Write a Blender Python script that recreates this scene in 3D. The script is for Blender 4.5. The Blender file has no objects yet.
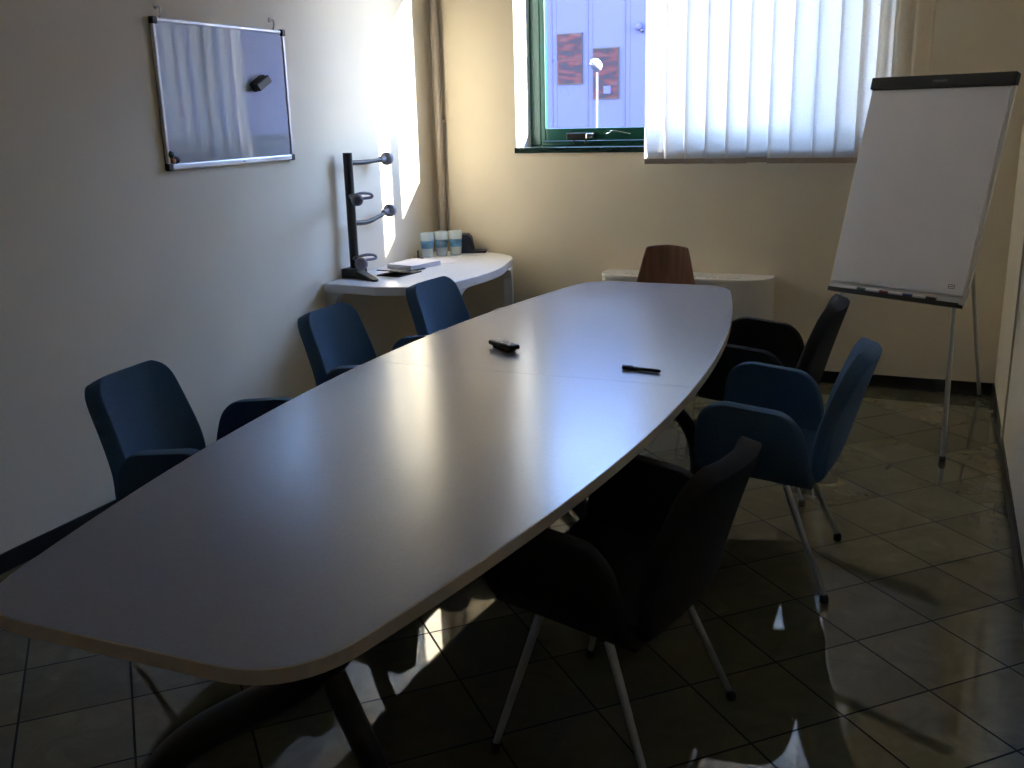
import bpy, bmesh, math, random
from mathutils import Vector, Matrix, Quaternion
random.seed(7)
S = bpy.context.scene
COL = S.collection

# ------------------------------------------------------------------ materials
def mat(name, color, rough=0.5, metal=0.0, vary=0.0, scale=20.0, bump=0.0, bump_scale=200.0,
        spec=0.5, sheen=0.0, coat=0.0, stretch=None):
    m = bpy.data.materials.new(name); m.use_nodes = True
    nt = m.node_tree; b = nt.nodes['Principled BSDF']
    b.inputs['Roughness'].default_value = rough
    b.inputs['Metallic'].default_value = metal
    b.inputs['Specular IOR Level'].default_value = spec
    if sheen:
        b.inputs['Sheen Weight'].default_value = sheen
        b.inputs['Sheen Roughness'].default_value = 0.4
        b.inputs['Sheen Tint'].default_value = (min(1, color[0]*2+.25), min(1, color[1]*2+.25), min(1, color[2]*2+.25), 1)
    if coat: b.inputs['Coat Weight'].default_value = coat
    tc = nt.nodes.new('ShaderNodeTexCoord')
    mp = nt.nodes.new('ShaderNodeMapping'); nt.links.new(tc.outputs['Object'], mp.inputs['Vector'])
    if stretch: mp.inputs['Scale'].default_value = stretch
    n = nt.nodes.new('ShaderNodeTexNoise'); n.inputs['Scale'].default_value = scale; n.inputs['Detail'].default_value = 5
    nt.links.new(mp.outputs['Vector'], n.inputs['Vector'])
    r = nt.nodes.new('ShaderNodeValToRGB')
    lo = [max(0, c*(1-vary)) for c in color[:3]] + [1]
    hi = [min(1, c*(1+vary)) for c in color[:3]] + [1]
    r.color_ramp.elements[0].color = lo; r.color_ramp.elements[0].position = .3
    r.color_ramp.elements[1].color = hi; r.color_ramp.elements[1].position = .7
    nt.links.new(n.outputs['Fac'], r.inputs['Fac']); nt.links.new(r.outputs['Color'], b.inputs['Base Color'])
    if bump:
        n2 = nt.nodes.new('ShaderNodeTexNoise'); n2.inputs['Scale'].default_value = bump_scale; n2.inputs['Detail'].default_value = 3
        nt.links.new(mp.outputs['Vector'], n2.inputs['Vector'])
        bp = nt.nodes.new('ShaderNodeBump'); bp.inputs['Strength'].default_value = bump; bp.inputs['Distance'].default_value = .002
        nt.links.new(n2.outputs['Fac'], bp.inputs['Height']); nt.links.new(bp.outputs['Normal'], b.inputs['Normal'])
    return m

PAINT = (0.79, 0.705, 0.55)
M = {}
M['paint'] = mat('cream_wall_paint', PAINT, .55, vary=.03, scale=3, bump=.15, bump_scale=120, spec=.35)
M['ceiling'] = mat('ceiling_paint', (.72, .70, .64), .9, vary=.02)
M['reveal'] = mat('white_reveal_paint', (.62, .61, .58), .8, vary=.02)
M['skirting'] = mat('black_skirting_tile', (.012, .012, .012), .3, vary=.3, scale=8)
M['laminate'] = mat('grey_table_laminate', (.225, .245, .315), .23, vary=.04, scale=150, spec=.75)
M['edge'] = mat('beige_edge_band', (.56, .50, .43), .5, vary=.05)
M['dark_metal'] = mat('dark_painted_steel', (.022, .022, .024), .38, metal=.3, vary=.1)
M['blue'] = mat('blue_wool_fabric', (.060, .118, .198), .95, vary=.22, scale=260, bump=.6, bump_scale=420, spec=.2, sheen=.25)
M['black_fabric'] = mat('black_wool_fabric', (.028, .028, .031), .95, vary=.25, scale=260, bump=.6, bump_scale=420, spec=.2, sheen=.06)
M['steel'] = mat('satin_steel', (.50, .50, .50), .32, metal=.9, vary=.04)
M['alu'] = mat('anodised_aluminium', (.68, .69, .72), .35, metal=.7, vary=.03)
M['chrome'] = mat('chrome', (.7, .7, .72), .12, metal=1.0, vary=.02)
M['grey_plastic'] = mat('grey_plastic', (.23, .22, .27), .35, vary=.08)
M['rubber'] = mat('black_rubber', (.012, .012, .012), .6, vary=.1)
M['black_plastic'] = mat('black_plastic', (.010, .010, .008), .4, vary=.1)
M['white_lam'] = mat('white_desk_lacquer', (.74, .73, .72), .3, vary=.015)
M['white_metal'] = mat('white_enamelled_steel', (.70, .68, .66), .45, vary=.02)
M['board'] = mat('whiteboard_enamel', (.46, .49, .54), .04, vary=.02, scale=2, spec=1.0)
M['paper'] = mat('white_paper', (.68, .66, .69), .9, vary=.02, scale=4)
M['greyprint'] = mat('grey_print', (.12, .12, .13), .7, vary=.1)
M['green_frame'] = mat('dark_green_window_lacquer', (.008, .072, .048), .28, vary=.06)
M['green_sill'] = mat('dark_green_marble_sill', (.008, .026, .020), .25, vary=.4, scale=15)
M['pipe'] = mat('grey_brown_pipe_paint', (.46, .40, .33), .5, vary=.04)
M['navy'] = mat('navy_plastic', (.015, .022, .045), .4, vary=.1)
M['brown_bar'] = mat('brown_slat_weight', (.42, .34, .26), .7, vary=.1)
M['mgreen'] = mat('green_plastic', (.01, .06, .04), .35, vary=.1)
M['mred'] = mat('red_plastic', (.13, .02, .02), .35, vary=.1)
M['mblue'] = mat('blue_plastic', (.02, .025, .14), .35, vary=.1)
M['orange'] = mat('orange_plastic', (.55, .20, .07), .4, vary=.1)
M['facade'] = mat('pale_facade_panel', (.062, .070, .160), .8, vary=.03, scale=.6, spec=.05)
M['seam'] = mat('facade_joint', (.028, .032, .07), .7, vary=.1)
M['asphalt'] = mat('asphalt', (.16, .16, .16), .9, vary=.2, scale=3)
M['lamp_paint'] = mat('grey_white_lamp_paint', (.30, .30, .31), .5, vary=.02)
M['white_paint'] = mat('white_painted_metal', (.60, .60, .60), .4, vary=.02)
M['lens'] = mat('dark_lens', (.03, .035, .06), .2, vary=.1)

def wood():
    m = bpy.data.materials.new('brown_plywood'); m.use_nodes = True; nt = m.node_tree; b = nt.nodes['Principled BSDF']
    tc = nt.nodes.new('ShaderNodeTexCoord'); mp = nt.nodes.new('ShaderNodeMapping'); mp.inputs['Scale'].default_value = (30, 30, 1.6)
    n = nt.nodes.new('ShaderNodeTexNoise'); n.inputs['Scale'].default_value = 1.5; n.inputs['Detail'].default_value = 6
    r = nt.nodes.new('ShaderNodeValToRGB')
    r.color_ramp.elements[0].color = (.16, .075, .036, 1); r.color_ramp.elements[1].color = (.24, .115, .058, 1)
    r.color_ramp.elements[0].position = .35; r.color_ramp.elements[1].position = .65
    nt.links.new(tc.outputs['Object'], mp.inputs[0]); nt.links.new(mp.outputs[0], n.inputs['Vector'])
    nt.links.new(n.outputs['Fac'], r.inputs[0]); nt.links.new(r.outputs[0], b.inputs['Base Color'])
    b.inputs['Roughness'].default_value = .38
    return m
M['wood'] = wood()

def floor_mat():
    m = bpy.data.materials.new('dark_marble_tiles'); m.use_nodes = True; nt = m.node_tree; b = nt.nodes['Principled BSDF']
    N = nt.nodes.new; L = nt.links.new
    tc = N('ShaderNodeTexCoord'); sp = N('ShaderNodeSeparateXYZ'); L(tc.outputs['Object'], sp.inputs[0])
    def math_(op, a, bb=None):
        n = N('ShaderNodeMath'); n.operation = op
        for i, v in enumerate((a, bb)):
            if v is None: continue
            if isinstance(v, (int, float)): n.inputs[i].default_value = v
            else: L(v, n.inputs[i])
        return n.outputs[0]
    u = math_('MULTIPLY', math_('ADD', sp.outputs[0], sp.outputs[1]), .70711)
    v = math_('MULTIPLY', math_('SUBTRACT', sp.outputs[0], sp.outputs[1]), .70711)
    T = .2985
    def cell(c, off):
        t = math_('DIVIDE', math_('SUBTRACT', c, off), T)
        fr = math_('FRACT', t); fl = math_('FLOOR', t)
        d = math_('MINIMUM', fr, math_('SUBTRACT', 1.0, fr))
        return d, fl
    du, fu = cell(u, 1.974); dv, fv = cell(v, -2.156)
    g = math_('LESS_THAN', math_('MINIMUM', du, dv), .011)
    cmb = N('ShaderNodeCombineXYZ'); L(fu, cmb.inputs[0]); L(fv, cmb.inputs[1])
    wn = N('ShaderNodeTexWhiteNoise'); wn.noise_dimensions = '3D'; L(cmb.outputs[0], wn.inputs['Vector'])
    # marble: warped noise, shifted per tile
    addv = N('ShaderNodeVectorMath'); addv.operation = 'MULTIPLY_ADD'
    L(wn.outputs['Color'], addv.inputs[0]); addv.inputs[1].default_value = (7, 7, 7); L(tc.outputs['Object'], addv.inputs[2])
    n1 = N('ShaderNodeTexNoise'); n1.inputs['Scale'].default_value = 7; n1.inputs['Detail'].default_value = 9
    n1.inputs['Roughness'].default_value = .65; n1.inputs['Distortion'].default_value = 1.2; L(addv.outputs[0], n1.inputs['Vector'])
    r = N('ShaderNodeValToRGB'); e = r.color_ramp.elements
    e[0].position = .3; e[0].color = (.108, .104, .062, 1); e[1].position = .62; e[1].color = (.145, .138, .084, 1)
    x = e.new(.74); x.color = (.19, .18, .115, 1)
    L(n1.outputs['Fac'], r.inputs[0])
    mixv = N('ShaderNodeMix'); mixv.data_type = 'RGBA'; mixv.blend_type = 'MULTIPLY'; mixv.inputs[0].default_value = 1
    cr = N('ShaderNodeMapRange'); L(wn.outputs['Value'], cr.inputs[0]); cr.inputs[3].default_value = .8; cr.inputs[4].default_value = 1.15
    L(r.outputs[0], mixv.inputs[6]); L(cr.outputs[0], mixv.inputs[7])
    mx = N('ShaderNodeMix'); mx.data_type = 'RGBA'; L(g, mx.inputs[0]); L(mixv.outputs[2], mx.inputs[6]); mx.inputs[7].default_value = (.010, .010, .008, 1)
    L(mx.outputs[2], b.inputs['Base Color'])
    rg = N('ShaderNodeMix'); rg.data_type = 'FLOAT'; L(g, rg.inputs[0]); rg.inputs[2].default_value = .032; rg.inputs[3].default_value = .6
    L(rg.outputs[0], b.inputs['Roughness'])
    sg = N('ShaderNodeMix'); sg.data_type = 'FLOAT'; L(g, sg.inputs[0]); sg.inputs[2].default_value = .5; sg.inputs[3].default_value = .03; b.inputs['IOR'].default_value = 1.9
    L(sg.outputs[0], b.inputs['Specular IOR Level'])
    return m
M['floor'] = floor_mat()

def glass_mat(name, tint, refl=1.0):
    m = bpy.data.materials.new(name); m.use_nodes = True; nt = m.node_tree; nt.nodes.clear()
    o = nt.nodes.new('ShaderNodeOutputMaterial'); t = nt.nodes.new('ShaderNodeBsdfTransparent'); g = nt.nodes.new('ShaderNodeBsdfGlossy')
    g.inputs['Roughness'].default_value = .02; t.inputs['Color'].default_value = tint
    # thin-pane Schlick fresnel, the same from both sides
    ge = nt.nodes.new('ShaderNodeNewGeometry'); vd = nt.nodes.new('ShaderNodeVectorMath'); vd.operation = 'DOT_PRODUCT'
    nt.links.new(ge.outputs['Normal'], vd.inputs[0]); nt.links.new(ge.outputs['Incoming'], vd.inputs[1])
    def mm(op, a, b=None):
        n = nt.nodes.new('ShaderNodeMath'); n.operation = op
        for i, v in enumerate((a, b)):
            if v is None: continue
            if isinstance(v, (int, float)): n.inputs[i].default_value = v
            else: nt.links.new(v, n.inputs[i])
        return n.outputs[0]
    fr = mm('ADD', mm('MULTIPLY', mm('POWER', mm('SUBTRACT', 1.0, mm('MINIMUM', mm('ABSOLUTE', vd.outputs['Value']), 1.0)), 5.0), .96*refl), .04*refl)
    mx = nt.nodes.new('ShaderNodeMixShader')
    nt.links.new(fr, mx.inputs[0]); nt.links.new(t.outputs[0], mx.inputs[1]); nt.links.new(g.outputs[0], mx.inputs[2])
    nt.links.new(mx.outputs[0], o.inputs[0])
    return m
M['glass'] = glass_mat('window_glass', (.95, .97, .97, 1))
def frosted(name, color, k):
    m = bpy.data.materials.new(name); m.use_nodes = True; nt = m.node_tree; nt.nodes.clear(); N = nt.nodes.new; L = nt.links.new
    o = N('ShaderNodeOutputMaterial'); t = N('ShaderNodeBsdfTransparent'); d = N('ShaderNodeBsdfDiffuse'); tl = N('ShaderNodeBsdfTranslucent'); g = N('ShaderNodeBsdfGlossy')
    a = N('ShaderNodeMixShader'); b = N('ShaderNodeMixShader'); c = N('ShaderNodeMixShader')
    d.inputs[0].default_value = color; tl.inputs[0].default_value = color; g.inputs['Roughness'].default_value = .08
    t.inputs[0].default_value = [min(1, .6+x*.4) for x in color[:3]] + [1]
    L(d.outputs[0], a.inputs[1]); L(tl.outputs[0], a.inputs[2]); a.inputs[0].default_value = .5
    L(t.outputs[0], b.inputs[1]); L(a.outputs[0], b.inputs[2]); b.inputs[0].default_value = k
    L(b.outputs[0], c.inputs[1]); L(g.outputs[0], c.inputs[2]); c.inputs[0].default_value = .06
    L(c.outputs[0], o.inputs[0]); return m
M['cup'] = frosted('clear_frosted_glass', (.82, .92, .97, 1), .38)
M['cupband'] = frosted('blue_tinted_band', (.16, .40, .62, 1), .45)

def slat_mat():
    m = bpy.data.materials.new('translucent_slat_fabric'); m.use_nodes = True; nt = m.node_tree; nt.nodes.clear()
    N = nt.nodes.new; L = nt.links.new
    o = N('ShaderNodeOutputMaterial'); d = N('ShaderNodeBsdfDiffuse'); t = N('ShaderNodeBsdfTranslucent'); mx = N('ShaderNodeMixShader')
    tc = N('ShaderNodeTexCoord'); mp = N('ShaderNodeMapping'); mp.inputs['Scale'].default_value = (60, 60, 600); n = N('ShaderNodeTexNoise')
    n.inputs['Scale'].default_value = 1; n.inputs['Detail'].default_value = 4
    L(tc.outputs['Object'], mp.inputs[0]); L(mp.outputs[0], n.inputs['Vector'])
    r = N('ShaderNodeValToRGB'); r.color_ramp.elements[0].color = (.66, .60, .50, 1); r.color_ramp.elements[1].color = (.82, .76, .66, 1)
    r.color_ramp.elements[0].position = .35; r.color_ramp.elements[1].position = .65
    L(n.outputs['Fac'], r.inputs[0]); L(r.outputs[0], d.inputs[0])
    r2 = N('ShaderNodeValToRGB'); r2.color_ramp.elements[0].color = (.88, .84, .77, 1); r2.color_ramp.elements[1].color = (.97, .94, .88, 1)
    r2.color_ramp.elements[0].position = .35; r2.color_ramp.elements[1].position = .65
    L(n.outputs['Fac'], r2.inputs[0]); L(r2.outputs[0], t.inputs[0])
    mx.inputs[0].default_value = .74
    L(d.outputs[0], mx.inputs[1]); L(t.outputs[0], mx.inputs[2]); L(mx.outputs[0], o.inputs[0])
    return m
M['slat'] = slat_mat()

def poster_mat():
    m = bpy.data.materials.new('brown_red_striped_print'); m.use_nodes = True; nt = m.node_tree; b = nt.nodes['Principled BSDF']
    N = nt.nodes.new; L = nt.links.new
    tc = N('ShaderNodeTexCoord'); mp = N('ShaderNodeMapping'); mp.inputs['Scale'].default_value = (3.5, 3.5, 11)
    n = N('ShaderNodeTexNoise'); n.inputs['Scale'].default_value = 1.0; n.inputs['Detail'].default_value = 6; n.inputs['Distortion'].default_value = .4
    L(tc.outputs['Object'], mp.inputs[0]); L(mp.outputs[0], n.inputs['Vector'])
    r = N('ShaderNodeValToRGB'); e = r.color_ramp.elements
    e[0].position = .28; e[0].color = (.012, .022, .034, 1); e[1].position = .72; e[1].color = (.045, .034, .045, 1)
    x = e.new(.46); x.color = (.022, .018, .027, 1); x = e.new(.56); x.color = (.055, .020, .024, 1)
    L(n.outputs['Fac'], r.inputs[0]); L(r.outputs[0], b.inputs['Base Color']); b.inputs['Roughness'].default_value = .8; b.inputs['Specular IOR Level'].default_value = .1
    return m
M['poster'] = poster_mat()

# ------------------------------------------------------------------ helpers
def link(name, bm, m, parent=None, smooth=False, loc=None):
    me = bpy.data.meshes.new(name)
    bmesh.ops.recalc_face_normals(bm, faces=bm.faces)
    bm.to_mesh(me); bm.free(); me.materials.append(m)
    if smooth:
        for p in me.polygons: p.use_smooth = True
    o = bpy.data.objects.new(name, me); COL.objects.link(o)
    if parent is not None: o.parent = parent
    if loc is not None: o.location = loc
    if smooth == 'auto':
        md = o.modifiers.new('edge_split', 'EDGE_SPLIT'); md.split_angle = math.radians(40)
    return o

def tag(o, label=None, cat=None, group=None, kind=None):
    if label: o['label'] = label
    if cat: o['category'] = cat
    if group: o['group'] = group
    if kind: o['kind'] = kind
    return o

def empty(name, loc=(0, 0, 0), rotz=0.0):
    o = bpy.data.objects.new(name, None); COL.objects.link(o); o.location = loc; o.rotation_euler = (0, 0, rotz)
    o.empty_display_size = .05
    return o

def box(bm, lo, hi, bevel=0.0, mtx=None, seg=2):
    r = bmesh.ops.create_cube(bm, size=1.0)
    vs = r['verts']
    c = [(lo[i]+hi[i])/2 for i in range(3)]; s = [hi[i]-lo[i] for i in range(3)]
    for v in vs: v.co = Vector((v.co.x*s[0]+c[0], v.co.y*s[1]+c[1], v.co.z*s[2]+c[2]))
    if bevel:
        es = list({e for v in vs for e in v.link_edges})
        rr = bmesh.ops.bevel(bm, geom=es, offset=bevel, segments=seg, affect='EDGES', profile=.5)
        vs = list({v for f in rr['faces'] for v in f.verts} | {v for v in vs if v.is_valid})
    if mtx is not None:
        for v in vs: v.co = mtx @ v.co
    return bm

def nbox(lo, hi, bevel=0.0, mtx=None): return box(bmesh.new(), lo, hi, bevel, mtx)

def tube(bm, pts, radii, n=14, caps=True, flat=1.0):
    pts = [Vector(p) for p in pts]
    if isinstance(radii, (int, float)): radii = [radii]*len(pts)
    rings = []
    ref = None
    for i, p in enumerate(pts):
        d = (pts[min(i+1, len(pts)-1)] - pts[max(i-1, 0)]).normalized()
        if ref is None:
            ref = Vector((0, 0, 1)) if abs(d.z) < .9 else Vector((0, 1, 0))
        a = (ref - d*ref.dot(d)).normalized(); b = d.cross(a); ref = a
        rings.append([bm.verts.new(p + radii[i]*(math.cos(t)*a*flat + math.sin(t)*b)) for t in [2*math.pi*k/n for k in range(n)]])
    for r0, r1 in zip(rings, rings[1:]):
        for k in range(n): bm.faces.new((r0[k], r0[(k+1) % n], r1[(k+1) % n], r1[k]))
    if caps:
        bm.faces.new(rings[0][::-1]); bm.faces.new(rings[-1])
    return bm

def ntube(*a, **k): return tube(bmesh.new(), *a, **k)

def lathe(bm, prof, n=24, mtx=None):
    rings = []
    for r, z in prof:
        rings.append([bm.verts.new((max(r, 1e-5)*math.cos(2*math.pi*k/n), max(r, 1e-5)*math.sin(2*math.pi*k/n), z)) for k in range(n)])
    for r0, r1 in zip(rings, rings[1:]):
        for k in range(n): bm.faces.new((r0[k], r0[(k+1) % n], r1[(k+1) % n], r1[k]))
    bm.faces.new(rings[0][::-1]); bm.faces.new(rings[-1])
    if mtx is not None:
        for r in rings:
            for v in r: v.co = mtx @ v.co
    return bm

def prism(bm, outline, z0, z1, mtx=None):
    b = [bm.verts.new((x, y, z0)) for x, y in outline]; t = [bm.verts.new((x, y, z1)) for x, y in outline]
    bm.faces.new(b[::-1]); bm.faces.new(t); n = len(b)
    for k in range(n): bm.faces.new((b[k], b[(k+1) % n], t[(k+1) % n], t[k]))
    if mtx is not None:
        for v in b+t: v.co = mtx @ v.co
    return bm

def bez(p0, p1, p2, n=8):
    return [tuple((1-t)**2*a + 2*t*(1-t)*b + t*t*c for a, b, c in zip(p0, p1, p2)) for t in [i/n for i in range(n+1)]]

def spline(pts, n=6):
    P = [Vector(p) for p in pts]; out = []
    for i in range(len(P)-1):
        a = P[max(i-1, 0)]; b = P[i]; c = P[i+1]; d = P[min(i+2, len(P)-1)]
        for k in range(n):
            t = k/n
            out.append(.5*((2*b) + (c-a)*t + (2*a-5*b+4*c-d)*t*t + (3*b-a-3*c+d)*t**3))
    out.append(P[-1]); return out

def align(p, d):
    """matrix placing local +Z along d at p"""
    q = Vector((0, 0, 1)).rotation_difference(Vector(d).normalized())
    return Matrix.Translation(p) @ q.to_matrix().to_4x4()

def pad_grid(P, nu, nv, t):
    """thick padded panel over grid of points P[i][j]"""
    bm = bmesh.new()
    def nrm(i, j):
        a = P[min(i+1, nu-1)][j] - P[max(i-1, 0)][j]; b = P[i][min(j+1, nv-1)] - P[i][max(j-1, 0)]
        c = a.cross(b)
        return c.normalized() if c.length > 1e-9 else Vector((0, 0, 1))
    A = [[None]*nv for _ in range(nu)]; B = [[None]*nv for _ in range(nu)]
    for i in range(nu):
        for j in range(nv):
            n = nrm(i, j)
            A[i][j] = bm.verts.new(P[i][j] + n*t/2); B[i][j] = bm.verts.new(P[i][j] - n*t/2)
    for i in range(nu-1):
        for j in range(nv-1):
            bm.faces.new((A[i][j], A[i+1][j], A[i+1][j+1], A[i][j+1])); bm.faces.new((B[i][j], B[i][j+1], B[i+1][j+1], B[i+1][j]))
    for i in range(nu-1):
        for j in (0, nv-1): bm.faces.new((A[i][j], A[i+1][j], B[i+1][j], B[i][j]))
    for j in range(nv-1):
        for i in (0, nu-1): bm.faces.new((A[i][j], A[i][j+1], B[i][j+1], B[i][j]))
    return bm

def copy_tree(o, parent=None):
    c = o.copy(); COL.objects.link(c)
    if parent is not None: c.parent = parent
    for ch in list(o.children): copy_tree(ch, c)
    return c

# ------------------------------------------------------------------ the room
XL, XR, YB, YF, H = -3.097, 0.36, 5.964, -1.3, 3.1
WX0, WX1, WZ0, WZ1 = -2.52, -0.36, 1.385, 2.92       # window opening
YW = 6.36                                            # outer face of the back wall
tag(link('floor', nbox((XL-.2, YF-.2, -.1), (XR+.2, YW, 0)), M['floor']), kind='structure')
tag(link('ceiling', nbox((XL-.2, YF-.2, H), (XR+.2, YW, H+.1)), M['ceiling']), kind='structure')
tag(link('wall_left', nbox((XL-.2, YF-.2, 0), (XL, YW, H)), M['paint']), kind='structure')
tag(link('wall_right', nbox((XR, YF-.2, 0), (XR+.2, YW, H)), M['paint']), kind='structure')
tag(link('wall_front', nbox((XL, YF-.2, 0), (XR, YF, H)), M['paint']), kind='structure')
bm = bmesh.new()
box(bm, (XL, YB, 0), (WX0, YW, H)); box(bm, (WX1, YB, 0), (XR, YW, H))
box(bm, (WX0, YB, 0), (WX1, YW, WZ0-.03)); box(bm, (WX0, YB, WZ1), (WX1, YW, H))
tag(link('wall_back', bm, M['paint']), kind='structure')
HB = .072
tag(link('baseboard_left', nbox((XL, YF, 0), (XL+.012, YB, HB), .002), M['skirting']), kind='structure')
tag(link('baseboard_back', nbox((XL+.012, YB-.012, 0), (XR-.012, YB, HB), .002), M['skirting']), kind='structure')
tag(link('baseboard_right', nbox((XR-.012, YF, 0), (XR, YB, HB), .002), M['skirting']), kind='structure')

tag(link('trim_1', nbox((XR-.009, 4.93, HB), (XR, 4.99, H), .002), M['paint']), kind='structure')
# window (frame, two sashes, panes, sill)
W = empty('window_1', ((WX0+WX1)/2, 6.25, WZ0)); tag(W, kind='structure')
def wpart(name, bm, m, par=None):
    o = link(name, bm, m); o.parent = par or W
    o.matrix_parent_inverse = Matrix.Translation((-(WX0+WX1)/2, -6.25, -WZ0)) if not par else Matrix.Identity(4)
    return o
def ring(bm, x0, x1, z0, z1, w, y0, y1, b=.006, wb=None):
    wb = wb or w
    box(bm, (x0, y0, z0), (x0+w, y1, z1), b); box(bm, (x1-w, y0, z0), (x1, y1, z1), b)
    box(bm, (x0+w, y0, z0), (x1-w, y1, z0+wb), b); box(bm, (x0+w, y0, z1-w), (x1-w, y1, z1), b)
    return bm
bm = ring(bmesh.new(), WX0, WX1, WZ0, WZ1, .075, 6.22, 6.30, wb=.03)
box(bm, (-1.088, 6.22, WZ0+.02), (-1.032, 6.30, WZ1-.05), .006)
wpart('window_frame', bm, M['green_frame'])
for x0, x1 in ((WX0+.08, -1.061), (-1.059, WX1-.06)):
    s = wpart('sash', ring(bmesh.new(), x0, x1, WZ0+.032, WZ1-.077, .034, 6.205, 6.248, wb=.078), M['green_frame'])
    wpart('pane', nbox((x0+.03, 6.235, WZ0+.1), (x1-.03, 6.243, WZ1-.1)), M['glass'], s)
bm = bmesh.new(); box(bm, (WX0-.004, YB-.014, WZ0-.034), (WX1+.004, 6.24, WZ0), .004)
wpart('window_sill', bm, M['green_sill'])
bm = bmesh.new()
box(bm, (WX0-.001, YB+.001, WZ0), (WX0+.004, 6.22, WZ1)); box(bm, (WX1-.004, YB+.001, WZ0), (WX1+.001, 6.22, WZ1)); box(bm, (WX0, YB+.001, WZ1-.004), (WX1, 6.22, WZ1+.001))
wpart('reveal_lining', bm, M['reveal'])
bm = bmesh.new(); box(bm, (-2.25, 6.165, 1.422), (-2.07, 6.205, 1.466), .006); tube(bm, [(-2.20, 6.17, 1.42), (-2.20, 6.17, 1.392)], .006); tube(bm, [(-2.12, 6.17, 1.42), (-2.12, 6.17, 1.392)], .006)
lt = wpart('window_latch', bm, M['black_plastic'])
wpart('latch_button', nbox((-2.115, 6.155, 1.428), (-2.07, 6.168, 1.462), .004), M['chrome'], lt)
bm = ntube(spline([(-1.99, 6.195, 1.458), (-1.965, 6.185, 1.464), (-1.95, 6.18, 1.476), (-1.91, 6.18, 1.472), (-1.87, 6.185, 1.462), (-1.83, 6.19, 1.455)]), .004, n=8)
wpart('window_catch', bm, M['chrome'])

# vertical blind
B = empty('vertical_blind', (-.85, 5.90, 2.98)); tag(B, 'white vertical slat blind hanging half across the window', 'blind')
def local(o, par):
    o.parent = par; o.matrix_parent_inverse = par.matrix_basis.inverted(); return o
local(link('headrail', nbox((-1.72, 5.875, 2.95), (.02, 5.925, 3.0), .004), M['white_metal']), B)
angs = [21.4, 21.6, 21.6, 21.2, 17, 10, 12, 9, 12, 10, 26, 34, 18, 40]
pit = .1205
for i in range(14):
    cx = -1.592 + pit*i
    if i >= 10: cx = -1.592 + pit*9 + (.10, .185, .27, .355)[i-10]
    a = math.radians(angs[i] + random.uniform(-.6, .6))
    bm = bmesh.new(); n = 6; zs = [2.95, 2.4, 1.9, 1.5, 1.30]
    sway = random.uniform(-.004, .004) if i > 3 else 0
    grid = []
    for z in zs:
        row = []; k = (2.95-z)/1.65
        for j in range(n+1):
            u = (j/n-.5)*.127; bow = .0006*(1-(2*j/n-1)**2)
            aa = a + math.radians(3)*k*math.sin(i*1.7)
            row.append(Vector((cx + sway*k + u*math.cos(aa) + bow*math.sin(aa), 5.90 + u*math.sin(aa) - bow*math.cos(aa), z)))
        grid.append(row)
    vs = [[bm.verts.new(p) for p in r] for r in grid]
    for r0, r1 in zip(vs, vs[1:]):
        for j in range(n): bm.faces.new((r0[j], r0[j+1], r1[j+1], r1[j]))
    sl = link('slat', bm, M['slat'], smooth=True); local(sl, B)
    md = sl.modifiers.new('thick', 'SOLIDIFY'); md.thickness = .0006
    bm = bmesh.new()
    mt = Matrix.Translation((cx+sway, 5.90, 1.285 + (.006 if i == 5 else 0))) @ Matrix.Rotation(aa, 4, 'Z')
    box(bm, (-.0635, -.0025, 0), (.0635, .0025, .03), .001, mt)
    wt = link('slat_weight', bm, M['brown_bar']); wt.parent = sl; wt.matrix_parent_inverse = B.matrix_basis.inverted()
    wt.matrix_parent_inverse = Matrix.Identity(4)

# pipe in the corner
P = empty('wall_pipe', (XL+.055, YB-.04, 0)); tag(P, 'grey-brown vertical pipe running up the corner behind the white desk', 'pipe')
link('pipe_run', ntube([(0, 0, 0), (0, 0, H)], .024, n=20), M['pipe'], P, True)
link('coupling', ntube([(0, 0, 2.08), (0, 0, 2.16)], .0265, n=20), M['pipe'], P, 'auto')
link('wall_clip', nbox((-.03, 0, 1.55), (.03, .04, 1.57), .002), M['pipe'], P)

# ------------------------------------------------------------------ outside
tag(link('ground', nbox((-40, YW, -.3), (40, 60, -.2)), M['asphalt']), kind='structure')
F = empty('building', (-5, 20, -.2)); tag(F, 'pale blue panelled building across the yard, seen through the window', 'building')
local(link('facade', nbox((-13, 20, -.2), (12, 26, 7.0)), M['facade']), F)
bm = bmesh.new()
for k in range(-7, 24): box(bm, (-6.815+.7794*k-.012, 19.99, -.2), (-6.815+.7794*k+.012, 20.0, 7.0))
for k in range(-7, 24): box(bm, (-6.815+.7794*k+.10, 19.996, -.2), (-6.815+.7794*k+.108, 20.0, 7.0))
local(link('panel_joints', bm, M['seam']), F)
for nm, x0, x1, z0, z1, lb in (('wall_panel', -7.48, -6.925, 2.13, 3.13, 'dark reddish panel on the blue building, left and higher of the two'),
                              ('wall_panel', -6.71, -6.155, 1.82, 2.82, 'dark reddish panel on the blue building, behind the white lamp pole')):
    e = empty(nm, ((x0+x1)/2, 19.98, z0)); tag(e, lb, 'panel', 'dark panels on the building')
    local(link('print', nbox((x0+.02, 19.955, z0+.02), (x1-.02, 19.97, z1-.02)), M['poster']), e)
    local(link('border', nbox((x0, 19.965, z0), (x1, 19.988, z1), .004), M['rubber']), e)
    if x0 > -7: local(link('notice', nbox((-6.47, 19.948, 1.93), (-6.32, 19.956, 2.08)), M['facade']), e)
L_ = empty('lamp_post', (-4.637, 14, -.2)); tag(L_, 'white pole with round tilted head standing outside before the building', 'lamp post')
local(link('pole', ntube([(-4.637, 14, -.2), (-4.637, 14, 2.12)], .013, n=14), M['lamp_paint'], smooth=True), L_)
mt = align((-4.655, 14, 2.225), (.6, .35, .72))
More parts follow.
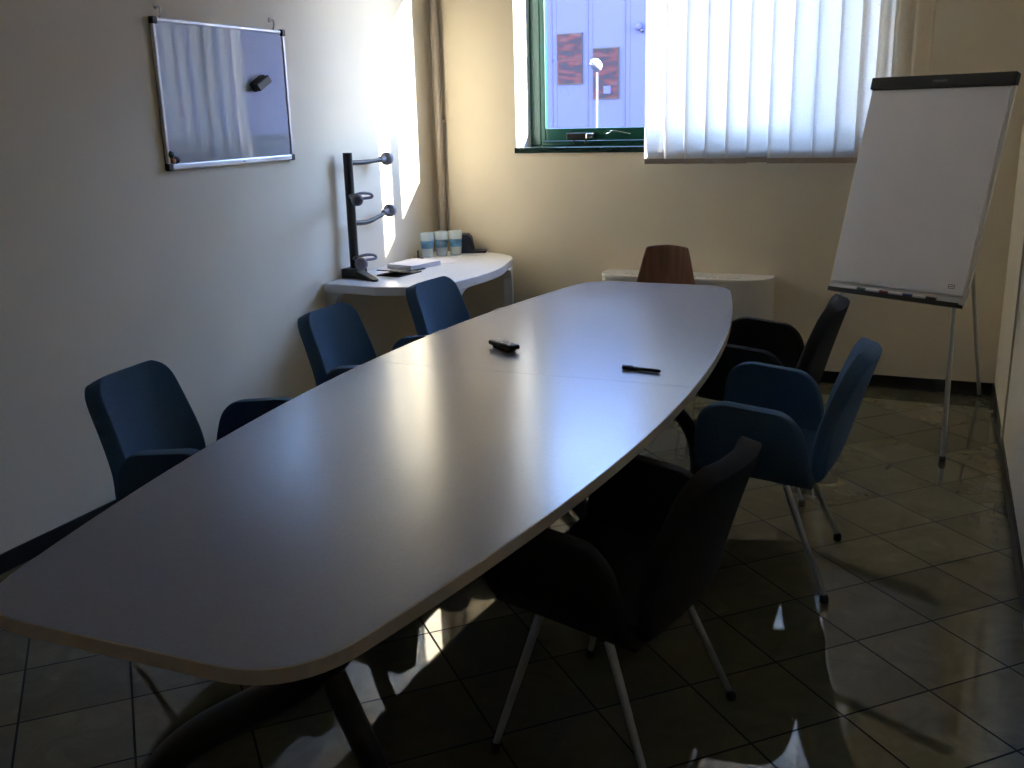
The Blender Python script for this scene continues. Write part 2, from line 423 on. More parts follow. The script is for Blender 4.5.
local(link('lamp_head', lathe(bmesh.new(), [(.0, .085), (.05, .075), (.085, .045), (.10, 0), (.095, -.02)], 24, mt), M['lamp_paint'], smooth=True), L_)
local(link('lens', lathe(bmesh.new(), [(.093, -.02), (.085, -.04), (.05, -.065), (0, -.075)], 24, mt), M['lens'], smooth=True), L_)
C_ = empty('wall_lamp', (-5.70, 19.98, 3.12)); tag(C_, 'small white lamp fixed on the blue building beside the blind', 'lamp')
local(link('housing', lathe(bmesh.new(), [(.03, -.08), (.07, -.03), (.08, .04), (.05, .07), (0, .08)], 16, align((-5.74, 19.9, 3.17), (-.5, -.6, .6))), M['facade'], smooth=True), C_)
local(link('bracket', ntube([(-5.70, 19.99, 3.09), (-5.66, 19.9, 3.08), (-5.65, 19.85, 3.11)], .03, n=10), M['lens'], smooth=True), C_)

# ------------------------------------------------------------------ whiteboard on the left wall
wy0, wy1, wz0, wz1 = 3.430, 4.350, 1.400, 2.022
WB = empty('whiteboard', (XL, (wy0+wy1)/2, wz0)); tag(WB, 'framed whiteboard hanging on the left wall', 'whiteboard')
bx = lambda a, b, c, d, x0, x1, bev=.002: nbox((XL+x0, a, c), (XL+x1, b, d), bev)
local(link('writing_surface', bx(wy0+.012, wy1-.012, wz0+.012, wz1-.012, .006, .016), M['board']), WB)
local(link('frame_rail', bx(wy0, wy1, wz0-.002, wz0+.022, .004, .026, .004), M['alu']), WB)
local(link('frame_rail', bx(wy0, wy1, wz1-.016, wz1, .004, .022, .004), M['alu']), WB)
local(link('frame_rail', bx(wy0, wy0+.016, wz0+.02, wz1-.016, .004, .022, .004), M['alu']), WB)
local(link('frame_rail', bx(wy1-.016, wy1, wz0+.02, wz1-.016, .004, .022, .004), M['alu']), WB)
local(link('backing', bx(wy0+.002, wy1-.002, wz0+.002, wz1-.002, .001, .007), M['black_plastic']), WB)
for y in (wy0, wy1):
    for z in (wz0, wz1):
        ya, yb_ = (y-.004, y+.026) if y == wy0 else (y-.026, y+.004)
        za, zb = (z-.006, z+.026) if z == wz0 else (z-.026, z+.004)
        o = local(link('corner_cap', bx(ya, yb_, za, zb, .002, .028, .005), M['black_plastic']), WB); o['label'] = 'black plastic corner cap'
for y in (wy0+.05, 4.265):
    bm = ntube(spline([(XL+.001, y, wz1+.045), (XL+.022, y, wz1+.043), (XL+.026, y, wz1+.025), (XL+.02, y, wz1+.005), (XL+.012, y, wz1-.004)]), .004, n=8)
    lathe(bm, [(.012, 0), (.012, .004), (.005, .007)], 12, align((XL, y, wz1+.045), (1, 0, 0)))
    local(link('hanging_hook', bm, M['chrome'], smooth=True), WB)
local(link('rail_mark', bx(3.93, 3.95, wz0+.006, wz0+.012, .0255, .0265, 0), M['grey_plastic']), WB)
# eraser
e = empty('board_eraser', (XL+.0168, 4.105, 1.768)); tag(e, 'black magnetic eraser stuck aslant on the whiteboard', 'eraser')
rx = Matrix.Rotation(math.radians(33), 4, 'X')
prof = [(-.022, 0), (.022, 0), (.026, .012), (.020, .020), (.026, .036), (.020, .042), (-.020, .042), (-.026, .036), (-.020, .020), (-.026, .012)]
mt = rx @ Matrix(((0, 0, 1, 0), (0, 1, 0, 0), (1, 0, 0, 0), (0, 0, 0, 1)))
bm = bmesh.new()
pr = [(-.034, .008), (.034, .008), (.036, .022), (.026, .030), (.032, .050), (.022, .056), (-.022, .056), (-.032, .050), (-.026, .030), (-.036, .022)]
a = [bm.verts.new(rx @ Vector((h, -.065, w))) for w, h in pr]; b = [bm.verts.new(rx @ Vector((h, .065, w))) for w, h in pr]
bm.faces.new(a); bm.faces.new(b[::-1])
for k in range(len(pr)): bm.faces.new((a[k], a[(k+1) % len(pr)], b[(k+1) % len(pr)], b[k]))
link('grip', bm, M['black_plastic'], e)
link('felt_pad', nbox((0, -.066, -.036), (.009, .066, .036), .002, rx), M['rubber'], e); e.scale = (.8, .84, .62)
for (y, z, mm, lb, r) in ((3.452, 1.462, 'mgreen', 'dark green round magnet at the lower left corner of the whiteboard, topmost of three', .017),
                          (3.461, 1.434, 'orange', 'orange round magnet at the lower left corner of the whiteboard', .015),
                          (3.485, 1.438, 'black_plastic', 'black round magnet at the lower left corner of the whiteboard', .016)):
    e = link('board_magnet', lathe(bmesh.new(), [(r*.95, 0), (r, .002), (r*.8, .011), (r*.7, .014), (0, .015)], 20, Matrix.Rotation(math.pi/2, 4, 'Y')), M[mm], smooth=True, loc=(XL+(.016 if z > 1.45 or True else .026), y, z))
    tag(e, lb, 'magnet', 'magnets on the whiteboard')

# ------------------------------------------------------------------ white desk in the corner
D = empty('side_desk', (-2.75, 5.2, 0)); tag(D, 'white D-shaped desk in the corner under the coat-rack-like stand', 'desk')
D['label'] = 'white rounded desk standing in the corner by the pipe'
out = [(XL+.004, 4.555)] + bez((-2.75, 4.525), (-2.43, 4.56), (-2.385, 4.86), 8) + bez((-2.362, 5.0), (-2.335, 5.25), (-2.385, 5.45), 5) + bez((-2.42, 5.60), (-2.47, 5.93), (-2.85, 5.935), 8) + [(XL+.12, 5.935), (XL+.1, 5.90), (XL+.1, 5.87), (XL+.004, 5.86)]
def dedupe(o):
    r = []
    for p in o:
        if not r or (abs(p[0]-r[-1][0])+abs(p[1]-r[-1][1])) > 1e-4: r.append(p)
    return r
out = dedupe(out)
ZD = .72
bm = prism(bmesh.new(), out, ZD-.05, ZD)
o = local(link('desk_top', bm, M['white_lam']), D); md = o.modifiers.new('b', 'BEVEL'); md.width = .006; md.segments = 3; md.limit_method = 'ANGLE'; md.angle_limit = math.radians(50)
def flared_leg(x, y, tx, ty, left=True, right=True, w=.06, t=.05, fl=.09):
    """leg in the vertical plane of tangent (tx,ty) with quarter-round flares into the apron"""
    l = math.hypot(tx, ty); tx, ty = tx/l, ty/l
    pts = [(-w/2, 0), (w/2, 0)]
    zt = ZD-.045
    if right: pts += [(w/2+fl*(1-math.cos(a)), zt-fl+fl*math.sin(a)) for a in [math.pi/2*k/6 for k in range(7)]]
    else: pts += [(w/2, zt)]
    if left: pts += [(-w/2-fl*(1-math.cos(a)), zt-fl+fl*math.sin(a)) for a in [math.pi/2*k/6 for k in range(6, -1, -1)]]
    else: pts += [(-w/2, zt)]
    bm = bmesh.new()
    nx, ny = -ty, tx
    A = [bm.verts.new((x+tx*u+nx*t/2, y+ty*u+ny*t/2, z)) for u, z in pts]; Bv = [bm.verts.new((x+tx*u-nx*t/2, y+ty*u-ny*t/2, z)) for u, z in pts]
    bm.faces.new(A); bm.faces.new(Bv[::-1])
    for k in range(len(pts)): bm.faces.new((A[k], A[(k+1) % len(pts)], Bv[(k+1) % len(pts)], Bv[k]))
    return bm
for args in ((XL+.035, 4.588, 1, -.06, False, True), (-2.425, 4.80, .35, 1, True, True), (-2.435, 5.60, -.28, 1, True, False), (XL+.06, 5.91, 1, 0, False, True)):
    local(link('leg', flared_leg(*args), M['white_lam']), D)

# dark stand with four arms (multi-screen stand) on the desk
st_x, st_y = -3.03, 4.785
T_ = empty('screen_stand', (st_x, st_y, ZD)); tag(T_, 'black metal post with four short arms, a screen stand on the white desk', 'screen stand')
link('post', ntube([(0, 0, .02), (0, 0, .69)], .026, n=20), M['dark_metal'], T_, 'auto')
link('base_block', nbox((-.055, -.05, 0), (.045, .06, .055), .006), M['black_plastic'], T_)
for ang, ln in ((-28, .22), (150, .05), (205, .07)):
    a = math.radians(ang); mt = Matrix.Rotation(a, 4, 'Z')
    bm = bmesh.new()
    pts = [(.02, -.03), (.02, .03), (ln, .018), (ln+.012, 0), (ln, -.018)]
    bt = [bm.verts.new(mt @ Vector((x, y, .0))) for x, y in pts]; tp = [bm.verts.new(mt @ Vector((x, y, .05 if x < .1 else .012))) for x, y in pts]
    bm.faces.new(bt[::-1]); bm.faces.new(tp)
    for k in range(5): bm.faces.new((bt[k], bt[(k+1) % 5], tp[(k+1) % 5], tp[k]))
    link('base_foot', bm, M['black_plastic'], T_)
def arm(z, tgt, bow, kr, fwd):
    pts = spline([(0, 0, z), Vector(tgt)*.4 + Vector((0, 0, z-bow)), Vector(tgt)*.75 + Vector((0, 0, z-bow*.6)), Vector((tgt[0], tgt[1], z+tgt[2]))], 5)
    r = [.014]*8 + [.012]*(len(pts)-8)
    o = link('screen_arm', ntube(pts, r, n=12), M['dark_metal'], T_, True)
    ring_ = lathe(bmesh.new(), [(.013, -.03), (.017, -.025), (.017, .03), (.013, .034)], 16, align((tgt[0]*.93, tgt[1]*.93, z+tgt[2]*.9), fwd))
    link('collar', ring_, M['grey_plastic'], o, True)
    k = lathe(bmesh.new(), [(.012, -.01), (kr, 0), (kr*1.05, .012), (kr, .03), (kr*.5, .036), (0, .037)], 18, align((tgt[0], tgt[1], z+tgt[2]), fwd))
    link('mount_plate', k, M['grey_plastic'], o, True)
arm(.635, (.03, .36, .005), .006, .037, (.05, 1, .02))
arm(.305, (.03, .36, .035), .022, .037, (.05, 1, .08))
arm(.45, (.135, -.15, .0), -.01, .032, (.65, -.75, 0))
arm(.105, (.135, -.15, .0), -.012, .034, (.65, -.75, 0))
for z in (.45, .105):
    bm = ntube(spline([(.02, .01, z+.01), (.05, .05, z+.018), (.075, .095, z+.01), (.08, .10, z-.008), (.05, .06, z-.012), (.02, .02, z-.008)], 4), .008, n=10)
    link('clamp_ring', bm, M['grey_plastic'], T_, True)

# desk clutter
def stack(name, loc, rz, w, d, n, lab, cat, m, curl=0):
    e = empty(name, loc, rz); tag(e, lab, cat)
    z = 0
    for i in range(n):
        r = Matrix.Rotation(math.radians(random.uniform(-7, 7)), 4, 'Z')
        link('sheet_bundle', nbox((-w/2, -d/2, z), (w/2, d/2, z+.009), .002, r), m, e); z += .0092
    return e
stack('paper_stack', (-2.89, 5.225, ZD+.0006), math.radians(80), .26, .2, 3, 'stack of white papers on the white desk', 'papers', M['paper'])
e = empty('open_folder', (-2.84, 4.955, ZD+.0006), math.radians(82)); tag(e, 'black open folder lying beside the screen stand on the desk', 'folder')
bm = bmesh.new(); box(bm, (-.11, -.08, 0), (.11, .08, .006), .002); link('cover', bm, M['rubber'], e)
bm = bmesh.new(); box(bm, (-.11, -.08, 0), (.02, .08, .006), .002, Matrix.Translation((0, 0, .0118)) @ Matrix.Rotation(math.radians(9), 4, 'Y')); link('flap', bm, M['rubber'], e)
e = empty('stylus_pen', (-2.80, 5.075, ZD+.006), math.radians(72)); tag(e, 'slim black pen lying on the desk by the papers', 'pen')
link('barrel', ntube([(-.09, 0, 0), (.07, 0, 0), (.085, 0, 0)], [.0055, .0055, .002], n=10), M['black_plastic'], e, True)
link('clip', nbox((-.085, -.001, .005), (-.045, .001, .007)), M['chrome'], e)
e = empty('desk_clip', (-3.0, 5.48, ZD+.0005), .4); tag(e, 'small dark stand-up clip on the desk behind the papers', 'clip')
link('clip_base', nbox((-.03, -.045, 0), (.03, .045, .012), .004), M['black_plastic'], e)
link('clip_post', ntube([(0, .01, .01), (0, .01, .05), (0, .02, .055)], .005, n=8), M['black_plastic'], e, True)
link('clip_wire', ntube(spline([(0, -.03, .012), (.01, -.08, .008), (0, -.11, .006)], 4), .004, n=8), M['black_plastic'], e, True)
e = link('paper_sheet', nbox((-.105, -.14, 0), (.105, .14, .0015), 0), M['paper'], loc=(-2.86, 5.50, ZD+.0005)); e.rotation_euler = (0, 0, math.radians(20))
tag(e, 'single white sheet lying flat before the glasses on the desk', 'paper')
e = link('paper_sheet', nbox((-.07, -.1, 0), (.07, .1, .0015), 0), M['paper'], loc=(-2.78, 5.82, ZD+.0005)); e.rotation_euler = (0, 0, math.radians(70))
tag(e, 'white sheet lying flat at the far wall side of the desk', 'paper')
def cup(loc, lab):
    e = empty('drinking_glass', loc); tag(e, lab, 'glass', 'glasses on the desk')
    h = .155
    rr = lambda z: .034 + .011*z/h
    def shell(z0, z1, t=.002, bottom=False):
        pr = [(rr(z0), z0), (rr(z1), z1), (rr(z1)-t, z1), (rr(z0)-t, z0+ (.003 if bottom else 0))]
        bm = bmesh.new(); n = 22; rings = [[bm.verts.new((r*math.cos(2*math.pi*k/n), r*math.sin(2*math.pi*k/n), z)) for k in range(n)] for r, z in pr]
        for i in range(4 if not bottom else 3):
            r0, r1 = rings[i], rings[(i+1) % 4]
            for k in range(n): bm.faces.new((r0[k], r0[(k+1) % n], r1[(k+1) % n], r1[k]))
        if bottom: bm.faces.new(rings[0]); bm.faces.new(rings[3])
        return bm
    link('cup_wall', shell(0, h, bottom=True), M['cup'], e, True)
    link('blue_band', shell(.055, .105, .001), M['cupband'], e, True).scale = (1.02, 1.02, 1)
    return e
cup((-3.005, 5.62, ZD+.0008), 'blue-banded clear glass on the desk, leftmost of the three')
cup((-2.945, 5.70, ZD+.0008), 'blue-banded clear glass on the desk, middle of the three')
cup((-2.87, 5.755, ZD+.0008), 'blue-banded clear glass on the desk, next to the navy box')
e = empty('wedge_box', (-2.85, 5.855, ZD+.0005), math.radians(20)); tag(e, 'navy wedge-shaped box standing beside the glasses on the desk', 'box')
bm = bmesh.new(); pr = [(-.05, 0), (.06, 0), (.045, .10), (.02, .125), (-.02, .125)]
a = [bm.verts.new((u, -.05, z)) for u, z in pr]; b = [bm.verts.new((u, .05, z)) for u, z in pr]
bm.faces.new(a); bm.faces.new(b[::-1])
for k in range(5): bm.faces.new((a[k], a[(k+1) % 5], b[(k+1) % 5], b[k]))
link('wedge_body', bm, M['navy'], e)
link('wedge_foot', nbox((.04, -.05, 0), (.14, .05, .018), .005), M['navy'], e)

# ------------------------------------------------------------------ meeting table
TX, TY, TZ, TH = -1.288, 3.05, .73, .028
HL = 1.915
def hw(y): return .604 - .0655*(y-TY)**2
def half_outline(sg):
    """from the seam on the right, around the end, to the seam on the left"""
    ys = [TY + sg*(.0007 + (HL-.17)*k/16) for k in range(17)]
    right = [(TX+hw(y), y) for y in ys]
    ye = TY+sg*HL
    cr = bez((TX+hw(ys[-1]), ys[-1]), (TX+hw(ye)+.005, ye), (TX+hw(ye)-.15, ye), 10)
    left = [(2*TX-x, y) for x, y in (right + cr[1:])][::-1]
    return dedupe(right + cr[1:] + left)
T = empty('meeting_table', (TX, TY, 0)); tag(T, 'long grey boat-shaped meeting table with beige edge', 'table')
for sg in (-1, 1):
    o_ = half_outline(sg)
    tp = local(link('table_top', prism(bmesh.new(), [(TX+(x-TX)*.9985, y) for x, y in o_], TZ-TH, TZ), M['laminate']), T)
    bm = bmesh.new(); V = []
    n = len(o_)
    for i, (x, y) in enumerate(o_):
        p0 = Vector(o_[max(i-1, 0)]); p1 = Vector(o_[min(i+1, n-1)]); d = (p1-p0).normalized(); nn = Vector((d.y, -d.x))
        if nn.dot(Vector((x-TX, (y-TY)*.5))) < 0: nn = -nn
        a_ = Vector((x, y)) - nn*.0005; b_ = Vector((x, y)) + nn*.002
        V.append([bm.verts.new((q.x, q.y, z)) for q, z in ((a_, TZ-TH-.0005), (b_, TZ-TH-.0005), (b_, TZ-.0015), (a_, TZ+.0004))])
    for i in range(n-1):
        for k in range(4): bm.faces.new((V[i][k], V[i][(k+1) % 4], V[i+1][(k+1) % 4], V[i+1][k]))
    bm.faces.new(V[0]); bm.faces.new(V[-1][::-1])
    eb = link('edge_band', bm, M['edge']); eb.parent = tp; eb['label'] = 'beige edge band'
def leg_pair(y, lpts, rpts, lr, rr_):
    for pts, r in ((lpts, lr), (rpts, rr_)):
        s = spline([(x, y, z) for x, z in pts], 6)
        lg = local(link('leg', ntube(s, r, n=16), M['dark_metal'], smooth=True), T)
        x, z = pts[-1]
        ft = link('foot', lathe(bmesh.new(), [(r*1.1, 0), (r*1.15, .008), (r*.9, .02)], 16, Matrix.Translation((x, y, 0))), M['rubber'], smooth=True); ft.parent = lg
    box_ = nbox((min(lpts[0][0], rpts[0][0])-.06, y-.05, TZ-TH-.012), (max(lpts[0][0], rpts[0][0])+.06, y+.05, TZ-TH-.0006), .003)
    local(link('mounting_plate', box_, M['dark_metal']), T)
leg_pair(1.5, [(-1.02, .70), (-1.08, .56), (-1.22, .43), (-1.42, .295), (-1.545, .19), (-1.61, .10), (-1.625, .0)], [(-1.16, .70), (-1.13, .58), (-1.085, .47), (-1.01, .30), (-.96, .15), (-.935, .0)], .042, .028)
for y in (2.66, 3.66, 4.58):
    R_ = [(x - (.08 if y < 3 else 0), z) for x, z in [(-1.20, .70), (-1.10, .63), (-1.0, .555), (-.90, .47), (-.835, .40), (-.80, .30), (-.79, .15), (-.785, 0)]]
    Lp = [(2*TX-x, z) for x, z in R_]
    leg_pair(y, Lp, R_, .028, .028)
local(link('under_beam', nbox((TX-.03, 1.45, TZ-TH-.055), (TX+.03, 4.63, TZ-TH-.013), .004), M['dark_metal']), T)

T.rotation_euler.z = .0145
# things on the table
e = empty('remote_control', (-1.487, 3.36, TZ), math.radians(-34)); tag(e, 'dark grey handheld device with buttons lying on the table', 'remote control')
bm = bmesh.new(); box(bm, (-.075, -.026, .010), (.075, .026, .030), .007, None, 3); link('casing', bm, M['black_plastic'], e, 'auto')
bm = bmesh.new(); box(bm, (-.055, -.018, .0008), (.055, .018, .012), .003); link('base', bm, M['rubber'], e)
link('screen', nbox((-.06, -.018, .0295), (-.015, .018, .0312), .0006), M['grey_plastic'], e)
for i in range(4):
    for j in range(3): link('button', nbox((.0+.017*i, -.018+.0135*j, .0295), (.011+.017*i, -.009+.0135*j, .0318), .0008), M['steel'] if (i+j) % 3 == 0 else M['grey_plastic'], e)
e = empty('ballpoint_pen', (-.902, 3.20, TZ+.0075), math.radians(-5)); tag(e, 'black pen lying on the table near its right edge', 'pen')
link('barrel', ntube([(-.066, 0, 0), (-.06, 0, 0), (.058, 0, 0), (.066, 0, 0), (.07, 0, 0)], [.004, .007, .007, .005, .003], n=14), M['black_plastic'], e, True)
link('pen_cap', ntube([(-.07, 0, 0), (-.068, 0, 0), (-.015, 0, 0)], [.005, .0072, .0075], n=14), M['navy'], e, 'auto')
link('clip', nbox((-.07, -.002, .008), (-.03, .002, .0098), .0006), M['navy'], e)

# ------------------------------------------------------------------ upholstered chairs
def seat_z(f): return .412 + .11*f
def make_chair(fab, label):
    root = empty('armchair'); tag(root, label, 'chair', 'armchairs around the meeting table')
    def sub(o):
        m = o.modifiers.new('round', 'SUBSURF'); m.levels = 2; m.render_levels = 2; return o
    # seat: U-section pad
    fs = [.245, .235, .16, .06, -.04, -.11, -.145, -.152]
    qs = [-.226, -.218, -.18, -.10, 0, .10, .18, .218, .226]
    P = []
    for f in fs:
        row = []
        for s in qs:
            z = seat_z(f) + .012*max(0, (abs(s)-.15)/.076)**2
            z += .006*math.cos(s*6)*math.cos(f*6)
            row.append(Vector((f, s, z)))
        P.append(row)
    sub(link('seat', pad_grid(P, len(fs), len(qs), .062), fab, root, True))
    # arm panels
    for sg in (-1, 1):
        hs = [.0, .012, .05, .10, .15, .19, .215, .232, .240, .243]; Ht = .243; r = .085
        P = []
        for h in hs:
            k = h/Ht
            ins = 0 if h < Ht-r else r*(1-math.sqrt(max(0, 1-((h-(Ht-r))/r)**2)))
            f1 = .247 - .018*k - ins*1.15; f0 = -.158 + .05*k + ins*.9
            if h < .05: f1 -= .012*(1-h/.05); f0 += .0
            row = []
            for j in range(9):
                f = f1 + (f0-f1)*j/8
                zb = seat_z(f)
                lat = .215 + .055*math.sin(min(1, h/.07)*math.pi/2) + .012*k
                row.append(Vector((f, sg*lat, zb + h + (.010*(f-.05) if 0 else 0))))
            P.append(row)
        sub(link('armrest', pad_grid(P, len(hs), 9, .046), fab, root, True))
    # backrest
    prof = [(-.06, .403), (-.07, .403), (-.125, .405), (-.172, .422), (-.200, .465), (-.220, .54), (-.250, .65), (-.275, .735), (-.282, .756), (-.289, .779), (-.294, .796), (-.297, .808), (-.2985, .8145), (-.299, .816)]
    P = []; zt = .816
    for f, z in prof:
        w = .225 if z < .5 else .225 - .034*(z-.5)/.34
        if z < .41: w = .19
        r = .062
        if z > zt-r: w -= r*(1-math.sqrt(max(0, 1-((z-(zt-r))/r)**2)))
        row = []
        for j in range(11):
            u = (-1, -.93, -.80, -.55, -.28, 0, .28, .55, .80, .93, 1)[j]
            uu = w*u/.21
            c = .060*uu*uu*min(1, max(0, (z-.40)/.12))*(1-.25*max(0, (z-.6)/.23))
            row.append(Vector((f+c, w*u, z)))
        P.append(row)
    sub(link('backrest', pad_grid(P, len(prof), 11, .054), fab, root, True))
    link('seat_plate', nbox((-.05, -.17, .372), (.12, .17, .386), .003, Matrix.Rotation(-.1, 4, 'Y')), M['dark_metal'], root)
    for sf in (1, -1):
        for sg in (1, -1):
            top = Vector((.13 if sf > 0 else -.06, sg*.20, .392 if sf > 0 else .372)); bot = Vector((.235 if sf > 0 else -.208, sg*.265, .018))
            lg = link('leg', ntube([top, bot], [.0115, .0090], n=14), M['steel'], root, 'auto')
            ft = lathe(bmesh.new(), [(.012, 0), (.0145, .004), (.014, .022), (.0115, .03)], 14, Matrix.Translation((bot.x, bot.y, 0)))
            o = link('foot', ft, M['rubber'], lg, True); o['label'] = 'black rubber foot'
    return root
blue = make_chair(M['blue'], 'blue armchair on the right of the table between the two black ones')
blue.location = (-.462, 3.40, 0); blue.rotation_euler.z = math.radians(180+1)
black = make_chair(M['black_fabric'], 'black armchair on the right of the table, nearest the camera')
black.location = (-.675, 2.24, 0); black.rotation_euler.z = math.radians(180-9)
c = copy_tree(black); c.location = (-.635, 4.23, 0); c.rotation_euler.z = math.radians(180); c['label'] = 'black armchair farthest along the right side, beside the flipchart'
for x, y, a, lb in ((-2.14, 2.405, 7, 'blue armchair on the wall side of the table, nearest the camera'),
                    (-2.10, 3.485, 1, 'blue armchair on the wall side, middle of the three there'),
                    (-2.0, 4.215, -5, 'blue armchair on the wall side, in front of the white desk')):
    c = copy_tree(blue); c.location = (x, y, 0); c.rotation_euler.z = math.radians(a); c['label'] = lb

# wooden chair at the far end
Wd = empty('wooden_chair', (-1.405, 5.30, 0), math.radians(-90)); tag(Wd, 'brown plywood chair at the far end of the table', 'chair')
prof = [(-.12, .47), (-.165, .485), (-.185, .53), (-.195, .60), (-.205, .68), (-.215, .77), (-.221, .835), (-.223, .852), (-.2235, .856)]
P = []
for f, z in prof:
    w = .205 - .085*max(0, (z-.50))/.37
    if z > .855: w -= .006
    P.append([Vector((f + .030*u*u, w*u, z - (.012*u*u if z > .8 else 0))) for u in [-1+2*j/8 for j in range(9)]])
o = link('backrest', pad_grid(P, len(prof), 9, .012), M['wood'], Wd, True); m = o.modifiers.new('s', 'SUBSURF'); m.levels = 2; m.render_levels = 2
P = []
for f in (.20, .195, .12, .02, -.08, -.15, -.165):
    w = .205 - (.03 if f > .19 else 0)
    P.append([Vector((f, w*u, .462 + .012*u*u - (.02*((f-.1)/.1)**2 if f > .1 else 0))) for u in [-1+2*j/8 for j in range(9)]])
o = link('seat', pad_grid(P, 7, 9, .014), M['wood'], Wd, True); m = o.modifiers.new('s', 'SUBSURF'); m.levels = 2; m.render_levels = 2
for sf in (1, -1):
    for sg in (1, -1):
        lg = link('leg', ntube([(.12*sf, .14*sg, .455), (.19*sf, .19*sg, .012)], .0105, n=12), M['steel'], Wd, 'auto')
        link('foot', lathe(bmesh.new(), [(.012, 0), (.013, .004), (.011, .02)], 12, Matrix.Translation((.19*sf, .19*sg, 0))), M['rubber'], lg, True)

# ------------------------------------------------------------------ fan-coil radiator under the window
R_ = empty('radiator', (-1.40, YB-.12, 0)); tag(R_, 'white rounded radiator cabinet on the wall under the blind', 'radiator')
rx0, rx1, yf, yb_ = -1.905, -.865, 5.735, YB-.001
def rad_outline(ins=0.0):
    o = [(rx0+ins, yb_)] + bez((rx0+ins, yb_-.10), (rx0+ins, yf+ins), (rx0+.16, yf+ins), 8) + bez((rx1-.19, yf+ins), (rx1-.04, yf+.02+ins), (rx1-ins, yb_-.09), 8) + [(rx1-ins, yb_)]
    return dedupe(o)
local(link('cabinet', prism(bmesh.new(), rad_outline(.004), .09, .606), M['white_metal']), R_)
local(link('plinth', prism(bmesh.new(), rad_outline(.03), .0, .09), M['grey_plastic']), R_)
o = local(link('top_cover', prism(bmesh.new(), rad_outline(0), .606, .632), M['white_metal']), R_); md = o.modifiers.new('b', 'BEVEL'); md.width = .006; md.segments = 2; md.limit_method = 'ANGLE'
bm = bmesh.new()
for k in range(17): box(bm, (-1.74+.041*k, 5.79, .631), (-1.74+.041*k+.028, 5.90, .6355))
local(link('air_grille', bm, M['white_metal']), R_)

# ------------------------------------------------------------------ flipchart easel
ya, le = -.4963, .2738
rgt = Vector((math.cos(ya), math.sin(ya), 0)); bk = Vector((-math.sin(ya), math.cos(ya), 0)); upv = Vector((0, 0, math.cos(le))) + bk*math.sin(le)
nrm = rgt.cross(upv)                         # towards the front? (points to -bk side)
if nrm.dot(bk) > 0: nrm = -nrm
org = Vector((-.175, 4.936, .7108))
FM = Matrix(((rgt.x, upv.x, nrm.x, org.x), (rgt.y, upv.y, nrm.y, org.y), (rgt.z, upv.z, nrm.z, org.z), (0, 0, 0, 1)))   # local: x right, y up the board, z to the viewer
E_ = empty('flipchart_easel', (-.15, 5.0, 0)); tag(E_, 'white flipchart easel standing on three steel legs by the right wall', 'flipchart')
def fl(name, lo, hi, m, b=.002, par=None, at=None):
    o = link(name, nbox(lo, hi, b, FM), m)
    local(o, at or E_); return o
fl('board_panel', (-.35, .012, -.022), (.35, 1.02, -.004), M['white_metal'], .003)
cb = fl('clamp_bar', (-.352, .988, -.024), (.352, 1.046, .018), M['black_plastic'], .006)
fl('clamp_mark', (-.03, 1.012, .0178), (.04, 1.021, .0186), M['greyprint'], 0)
fl('pen_tray', (-.334, -.004, -.022), (.334, .012, .030), M['black_plastic'], .002)
fl('tray_lip', (-.334, .010, .026), (.334, .017, .030), M['black_plastic'], .001)
def fp(x, y, z): return FM @ Vector((x, y, z))
for pts in ([fp(.288, .45, -.034), fp(.288, .0, -.034), Vector((.103, 4.715, .012))], [fp(-.288, .45, -.034), fp(-.288, .0, -.034), Vector((-.56, 5.03, .012))], [fp(.0, .93, -.06)+rgt*.1, Vector((.287, 5.905, .012))]):
    lg = local(link('leg', ntube(pts, .0115, n=12), M['steel'], smooth='auto'), E_)
    q = pts[-1]; o = link('foot', lathe(bmesh.new(), [(.013, 0), (.016, .004), (.015, .022), (.012, .03)], 12, Matrix.Translation((q.x, q.y, 0))), M['rubber'], smooth=True); o.parent = lg
fl('hinge_block', (-.05, .90, -.075), (.15, .96, -.022), M['black_plastic'], .004)
# paper pad
PD = empty('paper_pad', org); tag(PD, 'large blank white paper pad clamped on the flipchart easel', 'paper pad')
bm = bmesh.new(); nx_, ny_ = 10, 14
vs = [[bm.verts.new(FM @ Vector((-.335+.67*i/nx_, .052+.929*j/ny_, .003+.006*(1-j/ny_)**3 + .0015*math.sin(i*.9)*(1-j/ny_)))) for i in range(nx_+1)] for j in range(ny_+1)]
for j in range(ny_):
    for i in range(nx_): bm.faces.new((vs[j][i], vs[j][i+1], vs[j+1][i+1], vs[j+1][i]))
o = local(link('top_sheet', bm, M['paper']), PD); md = o.modifiers.new('s', 'SOLIDIFY'); md.thickness = .0008
local(link('sheet_block', nbox((-.335, .045, -.0035), (.335, .985, .0015), .001, FM), M['paper']), PD)
bm = bmesh.new()
for a0, b0, c0, d0 in ((.262, .292, .078, .081), (.262, .292, .094, .097), (.262, .265, .081, .094), (.289, .292, .081, .094), (.268, .286, .086, .089)):
    box(bm, (a0, c0, .0105), (b0, d0, .0112), 0, FM)
local(link('corner_print', bm, M['greyprint']), PD)
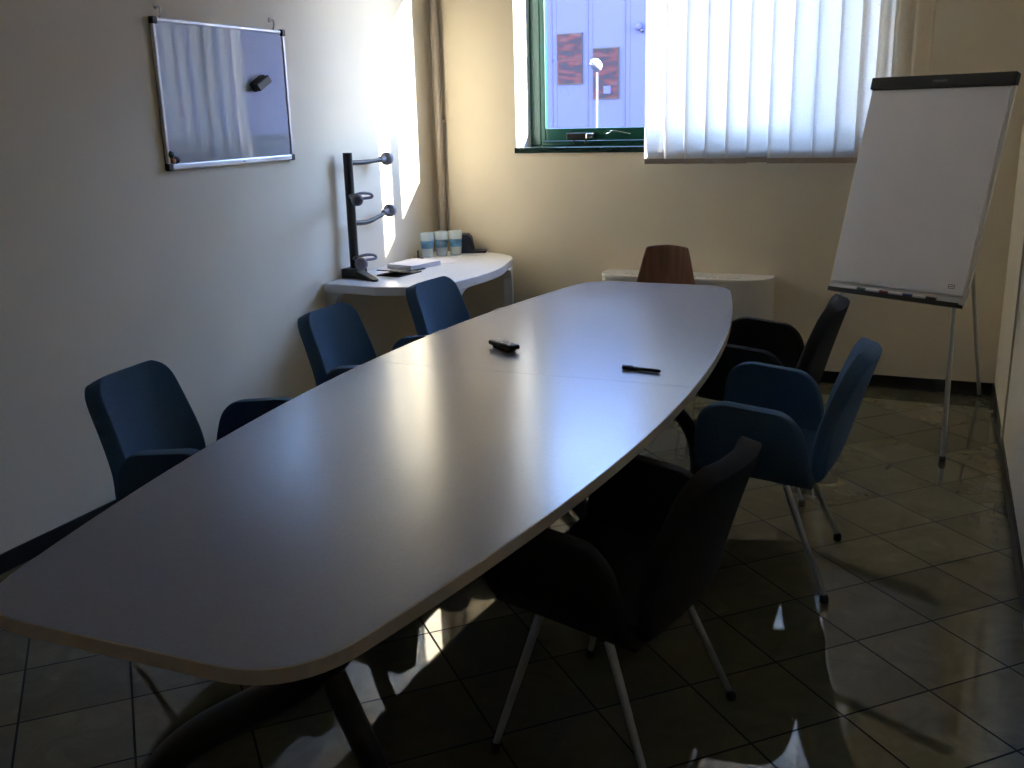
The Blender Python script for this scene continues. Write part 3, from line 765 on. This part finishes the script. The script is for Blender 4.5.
for x, mm, l, lb in ((-.20, 'mgreen', .13, 'white marker with green cap on the flipchart tray'), (-.075, 'mred', .12, 'marker with red cap on the flipchart tray'),
                     (.045, 'mblue', .12, 'marker with blue cap on the flipchart tray'), (.165, 'black_plastic', .11, 'marker with black cap on the flipchart tray')):
    e = empty('marker', FM @ Vector((x, .0225, .0135))); tag(e, lb, 'marker', 'markers on the flipchart tray')
    bm = ntube([FM @ Vector((x-l/2, .0225, .0135)), FM @ Vector((x+l/2-.04, .0225, .0135))], .008, n=12); local(link('barrel', bm, M['white_paint'], smooth='auto'), e)
    bm = ntube([FM @ Vector((x+l/2-.045, .0225, .0135)), FM @ Vector((x+l/2, .0225, .0135))], [.0095, .008], n=12); local(link('cap', bm, M[mm], smooth='auto'), e)

# ------------------------------------------------------------------ light
sd = Vector((-1, -.405, -.355)).normalized()
sl = bpy.data.lights.new('sun', 'SUN'); sl.energy = 12.0; sl.color = (1.0, .935, .84); sl.angle = math.radians(.6)
so = bpy.data.objects.new('sun', sl); COL.objects.link(so); so.rotation_euler = sd.to_track_quat('-Z', 'Y').to_euler(); so.location = (8, 10, 6)
w = bpy.data.worlds.new('sky'); S.world = w; w.use_nodes = True; nt = w.node_tree
bg = nt.nodes['Background']; sk = nt.nodes.new('ShaderNodeTexSky'); sk.sky_type = 'NISHITA'; sk.sun_disc = False
sk.sun_elevation = math.radians(18.4); sk.sun_rotation = math.atan2(-sd.x, -sd.y)
sk.air_density = 1.0; sk.dust_density = 0.0; sk.ozone_density = 3.0
tint = nt.nodes.new('ShaderNodeMix'); tint.data_type = 'RGBA'; tint.blend_type = 'MULTIPLY'; tint.inputs[0].default_value = 1
tint.inputs[7].default_value = (1.12, .92, .96, 1); nt.links.new(sk.outputs[0], tint.inputs[6]); nt.links.new(tint.outputs[2], bg.inputs[0]); bg.inputs[1].default_value = 1.35

# ------------------------------------------------------------------ camera
yaw, pit_, roll = .4094, .2676, .0257
fw = Vector((-math.sin(yaw)*math.cos(pit_), math.cos(yaw)*math.cos(pit_), -math.sin(pit_)))
r0 = Vector((math.cos(yaw), math.sin(yaw), 0)); d0 = fw.cross(r0)
rt = r0*math.cos(roll) + d0*math.sin(roll); dn = -r0*math.sin(roll) + d0*math.cos(roll)
cam = bpy.data.cameras.new('camera'); co = bpy.data.objects.new('camera', cam); COL.objects.link(co)
cam.sensor_fit = 'HORIZONTAL'; cam.sensor_width = 36; cam.lens = 988.59*36/1024; cam.clip_start = .02; cam.clip_end = 300
up = -dn; b_ = -fw
co.matrix_world = Matrix(((rt.x, up.x, b_.x, 0), (rt.y, up.y, b_.y, 0), (rt.z, up.z, b_.z, 1.6), (0, 0, 0, 1)))
S.camera = co
S.view_settings.view_transform = 'Standard'; S.view_settings.look = 'None'; S.view_settings.gamma = 1; S.view_settings.use_curve_mapping = False
S.view_settings.exposure = 2.0
S.cycles.max_bounces = 14; S.cycles.diffuse_bounces = 8; S.cycles.glossy_bounces = 5; S.cycles.transmission_bounces = 8; S.cycles.transparent_max_bounces = 16
S.cycles.use_denoising = True; S.cycles.sample_clamp_indirect = 6
